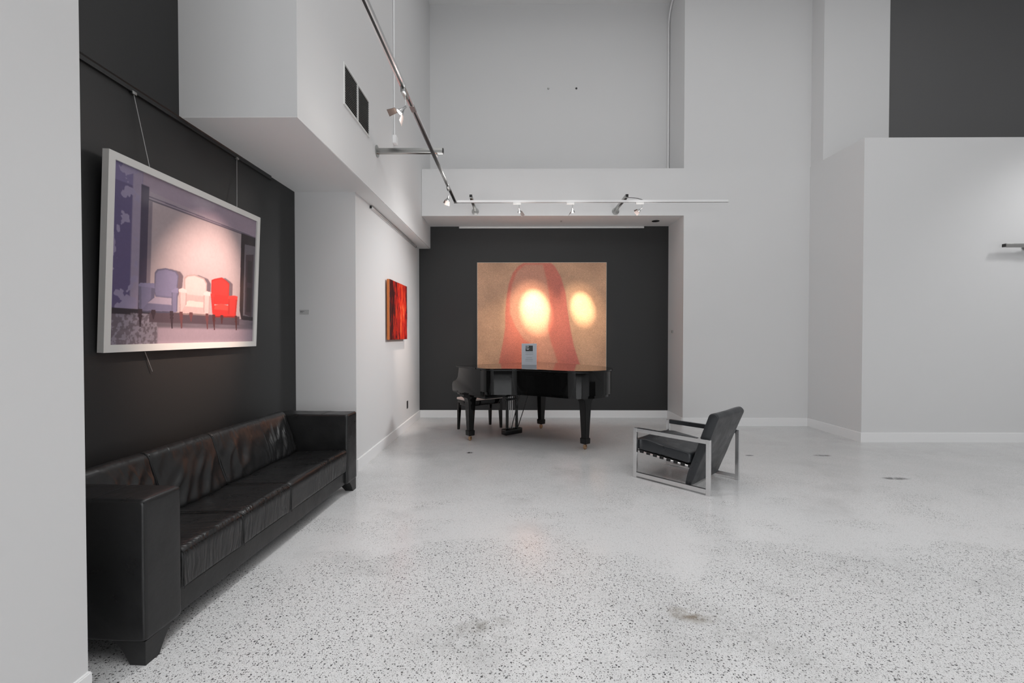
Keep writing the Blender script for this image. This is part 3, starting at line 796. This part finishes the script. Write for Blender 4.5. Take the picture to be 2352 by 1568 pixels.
# ------------------------------------------------------------------ large pink and tan canvas
def canvas_image():
    ny, nx = 300, 360
    V, U = np.meshgrid(np.linspace(0, 1, ny), np.linspace(0, 1, nx), indexing='ij')
    n1 = fnoise(ny, nx, (5, 4), 11); n2 = fnoise(ny, nx, (90, 75), 12, 2)
    im = np.ones((ny, nx, 3))*sl(230, 184, 150)
    im[:] = im*(1-.25*(n1[..., None]-.5)*2)
    def f(pts): return [((x-805)/925, 1-(y-137)/752) for x, y in pts]
    outer = f([(1140, 137), (1100, 160), (1060, 210), (1030, 290), (1012, 400), (1005, 500), (1005, 600), (990, 700), (955, 880), (1545, 880), (1500, 740), (1475, 620), (1452, 470), (1438, 350), (1405, 240), (1360, 160), (1330, 137)])
    inner = f([(1150, 150), (1090, 200), (1055, 290), (1038, 400), (1038, 500), (1080, 600), (1140, 690), (1230, 740), (1240, 880), (1390, 880), (1365, 800), (1330, 700), (1310, 600), (1330, 480), (1320, 360), (1300, 250), (1275, 150)])
    mo = blur(inpoly(U, V, outer).astype(float), 4)[..., None]; mi = blur(inpoly(U, V, inner).astype(float), 10)[..., None]
    pink = sl(240, 140, 118)*(1-np.clip((U-.5)*1.2, 0, .35))[..., None] + sl(224, 124, 128)*np.clip((U-.5)*1.2, 0, .35)[..., None]
    im = im*(1-mo)+pink*mo
    skin = sl(232, 180, 152)
    im = im*(1-.72*mi)+skin*.72*mi
    im = im*(.94+.12*n2[..., None])
    return np.clip(im, 0, 1)
CW, CH = 2.195, 1.78
t = thing('large_canvas', 'large square tan and pink textured canvas on the charcoal niche wall behind the piano', 'painting', (0.4455, 7.735, .862), 0)
obj('stretcher', B(-CW/2, CW/2, 0, .040, 0, CH, bev=.002, seg=1), mat('cream_canvas_edge', (.66, .62, .55), .6), t, sm=False)
pm, nt, b, a = vcol_mat('woven_canvas', .42)
tc = nt.nodes.new('ShaderNodeTexCoord'); L = nt.links
bk = nt.nodes.new('ShaderNodeTexBrick'); bk.inputs['Scale'].default_value = 1; bk.inputs['Brick Width'].default_value = .012; bk.inputs['Row Height'].default_value = .0125
bk.inputs['Mortar Size'].default_value = .0022; bk.inputs['Mortar Smooth'].default_value = .4
bk.inputs['Color1'].default_value = (1, 1, 1, 1); bk.inputs['Color2'].default_value = (.74, .72, .70, 1); bk.inputs['Mortar'].default_value = (.36, .25, .19, 1)
mpp = nt.nodes.new('ShaderNodeMapping'); mpp.inputs['Rotation'].default_value = (PI/2, 0, 0)
L.new(tc.outputs['Object'], mpp.inputs['Vector'])
nn = nt.nodes.new('ShaderNodeTexNoise'); nn.inputs['Scale'].default_value = 75; nn.inputs['Detail'].default_value = 2
L.new(tc.outputs['Object'], nn.inputs['Vector'])
vm = nt.nodes.new('ShaderNodeVectorMath'); vm.operation = 'MULTIPLY_ADD'; vm.inputs[1].default_value = (.022,)*3
L.new(nn.outputs['Color'], vm.inputs[0]); L.new(mpp.outputs[0], vm.inputs[2]); L.new(vm.outputs[0], bk.inputs['Vector'])
mx = nt.nodes.new('ShaderNodeMix'); mx.data_type = 'RGBA'; mx.blend_type = 'MULTIPLY'; mx.inputs[0].default_value = .6
L.new(a.outputs['Color'], mx.inputs[6]); L.new(bk.outputs['Color'], mx.inputs[7]); L.new(mx.outputs[2], b.inputs['Base Color'])
bp = nt.nodes.new('ShaderNodeBump'); bp.inputs['Strength'].default_value = .5; bp.inputs['Distance'].default_value = .004; bp.invert = True
L.new(bk.outputs['Fac'], bp.inputs['Height']); L.new(bp.outputs['Normal'], b.inputs['Normal'])
g = art_grid('canvas_face', CW-.012, CH-.012, canvas_image(), pm, t); g.location = (0, -.0015, .006)

# ------------------------------------------------------------------ sofa
ang = math.atan2(-.104, 2.07)
# local x = outwards to the room, y = along the sofa (far positive)
sofa = thing('leather_sofa', 'long black leather sofa with square arms in the charcoal alcove', 'sofa', (-1.862, 3.062, 0), ang)
HX, HY = .34, 1.135
Z0, ZA = .10, .715
AW = .205
sx = lambda a, b, c: (a, c, b)           # profile (x,z) swept along y
def wr_small(p, n): return .0022*noise.noise((p.x*7, p.y*7, p.z*7)) + .0006*noise.noise(p*35)
def seam(pts, r=.0035, parent=None, name='piping'):
    bm = bmesh.new(); tube(bm, pts, r, 6); return obj(name, bm, STITCH, parent)
def arm(y0, y1, lab=None):
    a = puff([(-HX, Z0), (HX, Z0), (HX, ZA), (-HX, ZA)], y0, y1, .018, sx, step=.03, rc=.022, disp=wr_small)
    a = obj('arm', a, LEATHER, sofa)
    e = .0015
    for yy, s in ((y0, -1), (y1, 1)):
        yy2 = yy - s*.006
        seam([(-HX+.02, yy2, ZA-.014+e), (HX-.006, yy2, ZA-.014+e)], .0020, a)
        seam([(HX-.006, yy2, ZA-.014), (HX-.006, yy2, Z0+.02)], .0022, a)
    seam([(HX-.005, y0+.006, ZA-.014), (HX-.005, y1-.006, ZA-.014)], .0020, a)
    seam([(0.10, y0+.006, ZA+.0008), (0.10, y1-.006, ZA+.0002)], .0010, a)
    return a
arm(-HY, -HY+AW); arm(HY-AW, HY)
# base and back shell
b0, b1 = -HY+AW, HY-AW
obj('base', puff([(-HX, Z0), (HX-.025, Z0), (HX-.025, .212), (-HX, .212)], b0-.01, b1+.01, .004, sx, step=.05, rc=.008, disp=wr_small), LEATHER, sofa)
obj('back_shell', puff([(-HX, .2), (-HX+.09, .2), (-HX+.075, .715), (-HX, .715)], b0-.01, b1+.01, .008, sx, step=.05, rc=.02), LEATHER, sofa)
# seat cushions
ys = [b0+.004, -.485, .015, b1-.004]
def seat_disp(y0, y1):
    def f(p, n):
        d = 0
        up = max(0, n.z); fr = max(0, n.x)
        mid = 1-abs((p.y-(y0+y1)/2)/((y1-y0)/2))
        # crown
        d += .016*up*max(0, min(1, mid*2.2))**.5
        # creases running from the front edge to the back, drawn together towards the seams
        q = p.y + .10*(p.x-.1)*(p.x-.1)*6 + .03*noise.noise((p.x*5, p.y*3, 1.7))
        amp = (.35+.65*max(0, noise.noise((p.y*2.3, p.x*2, 9.1))+.45))
        edge = max(0, 1-abs(p.x-.20)/.30)
        cr = 1-abs(noise.noise((q*26, p.x*2.2, 4.0)))*2
        d += .0050*cr*amp*edge*up
        cr2 = 1-abs(noise.noise((q*52, p.x*3.4, 7.0)))*2
        d += .0022*cr2*edge*up
        return d + .0012*noise.noise(p*9)
    return f
for y0, y1 in zip(ys, ys[1:]):
    c = puff([(-.22, .215), (HX-.006, .207), (HX+.002, .395), (HX-.03, .412), (-.22, .385)], y0+.001, y1-.001, .016, sx, step=.0125, rc=[.02, .02, .035, .035, .03], disp=seat_disp(y0, y1))
    c = obj('seat_cushion', c, LEATHERS, sofa, ang=75)
    seam([(HX-.004, y0+.010, .40), (HX-.002, y0+.010, .215)], .002, c)
    seam([(-.12, y0+.009, .398), (HX-.03, y0+.009, .415)], .002, c)
# back cushions
yb = [b0+.004, -.49, .02, b1-.004]
def back_disp(y0, y1):
    def f(p, n):
        fr = max(0, n.x)**.5
        e = min(p.y-y0, y1-p.y)
        d = .014*fr*max(0, min(1, e*7))**.5
        q = p.y*.85 - p.z*.55 + .03*noise.noise((p.y*6, p.z*6, 2.2))
        side = max(0, 1-min(abs(p.y-y0-.16), abs(p.y-y1+.16))/.22)
        low = max(0, min(1, (.70-p.z)*6))
        cr = 1-abs(noise.noise((q*13, (p.y+p.z)*3, 5)))*2
        d += .022*cr*side*low*fr
        return d + .0035*noise.noise(p*7)*fr + .001*noise.noise(p*22)
    return f
for y0, y1 in zip(yb, yb[1:]):
    c = puff([(-.25, .37), (-.115, .39), (-.225, .738), (-.285, .742), (-.30, .72)], y0+.001, y1-.001, .014, sx, step=.0135, rc=[.01, .03, .035, .02, .01], disp=back_disp(y0, y1))
    c = obj('back_cushion', c, LEATHERB, sofa, ang=75)
    seam([(-.118, y0+.008, .42), (-.222, y0+.008, .725)], .002, c)
# feet
for sxx in (-1, 1):
    for syy in (-1, 1):
        bm = bmesh.new()
        cx = sxx*(HX-.085); cy = syy*(HY-.085)
        hw = .078; rings = []
        for k in range(7):
            f = k/6; z = Z0+.004-(Z0+.004)*f; wq = hw*(1-.55*(f**.6)); 
            ox = cx+sxx*(hw-wq); oy = cy+syy*(hw-wq)
            rings.append([bm.verts.new((ox+a*wq, oy+b*wq, z)) for a, b in ((-1, -1), (1, -1), (1, 1), (-1, 1))])
        for r0, r1 in zip(rings, rings[1:]):
            for k in range(4): bm.faces.new((r0[k], r0[(k+1) % 4], r1[(k+1) % 4], r1[k]))
        bm.faces.new(rings[0]); bm.faces.new(rings[-1][::-1])
        bmesh.ops.recalc_face_normals(bm, faces=bm.faces[:])
        obj('leg', bm, LEATHER, sofa)

# ------------------------------------------------------------------ armchair
ch = thing('lounge_chair', 'low charcoal leather lounge chair with square chrome side frames on the open floor', 'chair', (1.6845, 4.491, 0), math.radians(43.6))
W2, D2, HF = .342, .382, .492
BT, BW = .030, .036
def loopframe(x, name):
    bm = bmesh.new(); xo0, xo1 = x-BT/2, x+BT/2
    box(bm, xo0, xo1, -D2, -D2+BW, 0, HF, bev=.0015, seg=1)
    box(bm, xo0, xo1, D2-BW, D2, 0, HF, bev=.0015, seg=1)
    box(bm, xo0+.001, xo1-.001, -D2+BW, D2-BW, HF-BW, HF)
    box(bm, xo0+.001, xo1-.001, -D2+BW, D2-BW, .018, .018+BW)
    return obj(name, bm, CHROME, ch, sm=False)
for s in (-1, 1):
    f = loopframe(s*(W2-BT/2), 'side_frame')
    x0 = s*(W2-BT)
    bm = bmesh.new()
    box(bm, min(x0, x0-s*.004), max(x0, x0-s*.004), -D2+.12, D2-BW-.004, HF-BW-.002, HF+.004, bev=.001, seg=1)
    box(bm, s*W2-.022-(.004 if s > 0 else -.026), s*W2-.002+(0 if s > 0 else .026), -D2+.12, D2-BW-.004, HF+.0005, HF+.0045, bev=.001, seg=1)
    obj('armrest_pad', bm, LEATHERC, ch)
# seat support rails and straps
for s in (-1, 1):
    bm = bmesh.new(); tube(bm, [(s*.275, .355, .256), (s*.275, -.215, .206)], .013, 10); obj('seat_rail', bm, CHROME, ch)
bm = bmesh.new(); tube(bm, [(-W2+BT*.5, .364, .256), (W2-BT*.5, .364, .256)], .010, 10); obj('cross_bar', bm, CHROME, ch)
bm = bmesh.new(); tube(bm, [(-.27, -.205, .207), (.27, -.205, .207)], .010, 10); obj('cross_bar', bm, CHROME, ch)
for k in range(8):
    y = .318-.071*k; z = .2475+(y-.345)*.0877+.012
    pr = roundpoly([(-.292, z-.016), (.292, z-.016), (.292, z+.014), (-.292, z+.014)], .010, .3)
    bm = bmesh.new(); prism(bm, [tuple(q) for q in pr], y-.019, y+.019, m=lambda a, b, c: (a, c, b)); obj('strap', bm, STITCH, ch)
tx = lambda a, b, c: (c, a, b)           # profile (y,z) swept along x
def cdisp(p, n): return .0035*noise.noise(p*6) + .007*max(0, n.z)*(1-(p.x/.3)**2)
obj('seat_cushion', puff([(-.185, .238), (.395, .282), (.402, .372), (.28, .392), (-.19, .335)], -.296, .296, .028, tx, step=.02, rc=[.025, .03, .03, .03, .03], disp=cdisp), LEATHERC, ch, ang=75)
def bdisp(p, n): return .0045*noise.noise(p*5)
obj('backrest', puff([(-.135, .040), (-.185, .034), (-.440, .695), (-.405, .728), (-.355, .715), (-.16, .16)], -.296, .296, .014, tx, step=.02, rc=[.012, .015, .022, .02, .02, .05], disp=bdisp), LEATHERC, ch, ang=75)

# ------------------------------------------------------------------ grand piano (local -y = tail, +x = bass)
PA = math.radians(38.7)
pn = thing('grand_piano', 'glossy black grand piano with lid closed standing in the back niche', 'piano', (-.109, 6.457, 0), PA)
def catmull(P, n=8):
    out = []
    for i in range(len(P)-1):
        p0 = Vector(P[max(i-1, 0)]); p1 = Vector(P[i]); p2 = Vector(P[i+1]); p3 = Vector(P[min(i+2, len(P)-1)])
        for k in range(n):
            t_ = k/n
            out.append(0.5*((2*p1)+(-p0+p2)*t_+(2*p0-5*p1+4*p2-p3)*t_*t_+(-p0+3*p1-3*p2+p3)*t_**3))
    out.append(Vector(P[-1])); return out
bent = [(-.73, -.40), (-.725, -.49), (-.66, -.57), (-.54, -.655), (-.43, -.76), (-.34, -.92), (-.275, -1.08), (-.235, -1.22), (-.18, -1.36), (-.07, -1.49), (.08, -1.565), (.24, -1.575), (.40, -1.52), (.55, -1.40), (.67, -1.23), (.725, -1.05), (.73, -.90)]
curve = [tuple(v) for v in catmull(bent, 6)]
outl = [(-.73, .10)] + curve + [(.73, .10)]
def inset(P, d):
    n = len(P); out = []
    for i in range(n):
        a = Vector(P[i-1]); p = Vector(P[i]); b = Vector(P[(i+1) % n])
        e1 = (p-a).normalized(); e2 = (b-p).normalized(); nn_ = Vector((-e1.y-e2.y, e1.x+e2.x))
        nn_.normalize(); out.append(tuple(p+nn_*d))
    return out
bm = bmesh.new(); prism(bm, outl, .705, .972); rim = obj('case', bm, LACQ, pn, ang=25)
bm = bmesh.new(); prism(bm, inset([(-.73, -.42)]+curve[2:]+[(.73, -.42)], .022), .672, .706); obj('belly_rail', bm, LACQ, pn, ang=25)
# lid: overhanging slab in two leaves
lo = inset([(-.73, -.30)] + [c for c in curve] + [(.73, -.30)], -.018)
lo[0] = (lo[0][0], -.30); lo[-1] = (lo[-1][0], -.30)
bm = bmesh.new(); prism(bm, lo, .982, 1.0, bev=.004, seg=3); obj('lid', bm, LACQ, pn, ang=12)
bm = bmesh.new(); prism(bm, [(-.75, -.297), (.75, -.297), (.75, .175), (-.75, .175)], .982, 1.0, bev=.004, seg=3); obj('front_lid', bm, LACQ, pn, ang=12)
bm = bmesh.new(); prism(bm, inset(outl, .012), .970, .984); obj('lid_spacer', bm, BLKPL, pn, ang=30)
# cheeks (key arms) with curved front
def cheek(x0, x1):
    P = [(-.38, .635), (.27, .635), (.30, .66), (.305, .74), (.295, .765)]
    P += [(.295-.145*math.sin(k/8*PI/2)**1.0, .765+.02+.11*(1-math.cos(k/8*PI/2))) for k in range(1, 9)]
    P += [(.135, .95), (.128, .982), (-.38, .982)]
    bm = bmesh.new(); prism(bm, P, x0, x1, bev=.004, m=lambda a, b, c: (c, a, b)); obj('cheek', bm, LACQ, pn, ang=30)
cheek(-.732, -.66); cheek(.66, .732)
obj('keybed', B(-.66, .66, -.38, .29, .600, .668, bev=.004), LACQ, pn)
obj('key_slip', B(-.66, .66, .272, .292, .66, .725, bev=.003), LACQ, pn)
bm = bmesh.new()
for k in range(52): box(bm, -.615+k*.02365, -.615+k*.02365+.0225, .12, .268, .715, .735)
obj('white_keys', bm, IVORY, pn, sm=False)
bm = bmesh.new()
for k in range(51):
    if k % 7 not in (2, 6): box(bm, -.615+k*.02365+.017, -.615+k*.02365+.029, .12, .215, .735, .747)
obj('black_keys', bm, LACQ, pn, sm=False)
obj('fallboard', B(-.66, .66, .095, .120, .70, .965, bev=.004), LACQ, pn)
# legs
def pleg(x, y, ztop):
    Lg = bpy.data.objects.new('leg', None)
    bm = bmesh.new(); rings = []
    S = [(ztop, .135, .06), (ztop-.03, .13, .055)] if ztop > .62 else [(ztop, .09, .065), (ztop-.02, .085, .06)]
    prof = S + [(ztop-.055, .078, .055), (ztop-.08, .062, .052), (ztop-.12, .054, .05), (.16, .036, .036), (.145, .036, .036), (.142, .046, .046), (.078, .044, .044), (.072, .036, .036)]
    for z, hx, hy in prof:
        rings.append([bm.verts.new((x+a*hx, y+b*hy, z)) for a, b in ((-1, -1), (1, -1), (1, 1), (-1, 1))])
    for r0, r1 in zip(rings, rings[1:]):
        for k in range(4): bm.faces.new((r0[k], r0[(k+1) % 4], r1[(k+1) % 4], r1[k]))
    bm.faces.new(rings[0]); bm.faces.new(rings[-1][::-1])
    bmesh.ops.recalc_face_normals(bm, faces=bm.faces[:])
    bmesh.ops.bevel(bm, geom=[e for e in bm.edges if e.calc_face_angle(0) > .9], offset=.003, segments=2, affect='EDGES')
    l = obj('leg', bm, LACQ, pn, ang=25)
    bm = bmesh.new()
    lathe(bm, [(0, .074), (.018, .074), (.020, .066), (.010, .060), (.010, .048), (0, .048)], 16, Matrix.Translation((x, y, 0)))
    box(bm, x-.016, x-.011, y-.016, y+.020, .018, .056); box(bm, x+.011, x+.016, y-.016, y+.020, .018, .056)
    lathe(bm, [(0, -.009), (.020, -.009), (.025, -.005), (.025, .005), (.020, .009), (0, .009)], 20, Matrix.Translation((x, y+.006, .0252)) @ Matrix.Rotation(PI/2, 4, 'Y'))
    obj('caster', bm, BRASS, l)
    return l
bpy.data.objects
pleg(-.636, 0, .636); pleg(.636, 0, .636)
pleg(.227, -1.268, .674)
bm = bmesh.new(); box(bm, .227-.19, .227+.19, -1.268-.10, -1.268+.12, .645, .674, bev=.008); obj('leg_block', bm, LACQ, pn)
# pedal lyre
ly = obj('pedal_lyre', B(-.155, .145, -.155, -.045, .025, .105, bev=.012, seg=3), LACQ, pn)
for x in (-.09, .08):
    bm = bmesh.new(); tube(bm, [(x, -.10, .10), (x, -.10, .602)], .020, 16); obj('lyre_post', bm, LACQ, ly)
for x in (-.035, -.005, .025):
    bm = bmesh.new(); tube(bm, [(x, -.07, .10), (x, -.07, .602)], .0045, 8); obj('pedal_rod', bm, CHROME, ly)
    bm = bmesh.new(); box(bm, x*1.8-.011, x*1.8+.011, -.06, .055, .052, .064, bev=.004); obj('pedal', bm, BRASS, ly)
obj('lyre_collar', B(-.115, .105, -.122, -.06, .50, .525, bev=.004), LACQ, ly)
for x in (-.06, .05):
    bm = bmesh.new(); tube(bm, [(x, -.15, .09), (x*1.5, -.40, .675)], .006, 8); obj('lyre_brace', bm, BLACKM, ly)
# lid hinge dots and lid prop latch
bm = bmesh.new(); box(bm, .738, .744, -1.0, -.4, .978, .985); obj('lid_hinge', bm, BRASS, pn)

# ------------------------------------------------------------------ piano bench
bn = thing('piano_bench', 'black piano bench with a pale cream top behind the left end of the piano', 'bench', (-.538, 6.865, 0), math.radians(38.0))
bx, by = .31, .165
obj('cushion', puff([(-bx, .452), (bx, .452), (bx, .482), (-bx, .482)], -by, by, .012, lambda a, b, c: (a, c, b), step=.04, rc=.012), CREAM, bn, ang=70)
obj('apron', B(-bx+.012, bx-.012, -by+.012, by-.012, .375, .453, bev=.003), LACQ, bn)
for a in (-1, 1):
    for b2 in (-1, 1):
        bm = bmesh.new(); rings = []
        x0, y0 = a*(bx-.03), b2*(by-.03)
        for z, h in ((.40, .024), (0, .015)):
            rings.append([bm.verts.new((x0+i*h+a*(.024-h), y0+j*h+b2*(.024-h), z)) for i, j in ((-1, -1), (1, -1), (1, 1), (-1, 1))])
        for k in range(4): bm.faces.new((rings[0][k], rings[0][(k+1) % 4], rings[1][(k+1) % 4], rings[1][k]))
        bm.faces.new(rings[0]); bm.faces.new(rings[1][::-1]); bmesh.ops.recalc_face_normals(bm, faces=bm.faces[:])
        obj('leg', bm, LACQ, bn, ang=30)

# ------------------------------------------------------------------ notice on the piano lid
sg = thing('notice_sign', 'small grey printed notice with a dark picture standing on the piano lid', 'sign', (.188, 6.25, 1.0), math.radians(1))
obj('sheet', B(-.100, .100, -.0015, .0015, .001, .292), PAPER, sg, sm=False)
bm = bmesh.new(); box(bm, -.103, .103, .0018, .0035, 0, .296); box(bm, -.103, .103, .0018, .06, 0, .003); obj('holder', bm, mat('clear_acrylic_edge', (.45, .47, .5), .15), sg, sm=False)
pimg = np.ones((30, 34, 3))*sl(38, 40, 42)
Vv, Uu = np.meshgrid(np.linspace(0, 1, 30), np.linspace(0, 1, 34), indexing='ij')
def pm_(mask, c):
    mm_ = blur(mask.astype(float), 1)[..., None]; pimg[:] = pimg*(1-mm_)+c*mm_
pm_((Uu < .32) & (Vv > .52), sl(120, 125, 128)); pm_(inpoly(Uu, Vv, [(.3, .95), (.45, .95), (.4, .65), (.3, .72)]), sl(165, 168, 168))
pm_(inpoly(Uu, Vv, [(.02, .42), (.25, .5), (.58, .55), (.40, .3), (.25, .25)]), sl(150, 150, 150)); pm_(inpoly(Uu, Vv, [(.3, .42), (.42, .44), (.4, .28), (.3, .3)]), sl(215, 215, 215))
pmm, _, _, _ = vcol_mat('printed_picture', .5)
g = art_grid('printed_picture', .100, .078, pimg, pmm, sg); g.location = (0.0, -.0022, .190)
rnd = random.Random(3)
for grp in (((.173, -.052, .052, .005), (.151, -.050, .056, .006)), ((.102, -.040, .042, .005), (.078, -.050, .048, .006), (.057, -.052, .048, .004))):
    bm = bmesh.new()
    for z, x0, x1, h in grp:
        x = x0
        while x < x1:
            wd = rnd.uniform(.006, .016); box(bm, x, min(x+wd, x1), -.0022, -.0015, z-h/2, z+h/2); x += wd+.003
    obj('printed_text', bm, INKG, sg, sm=False)
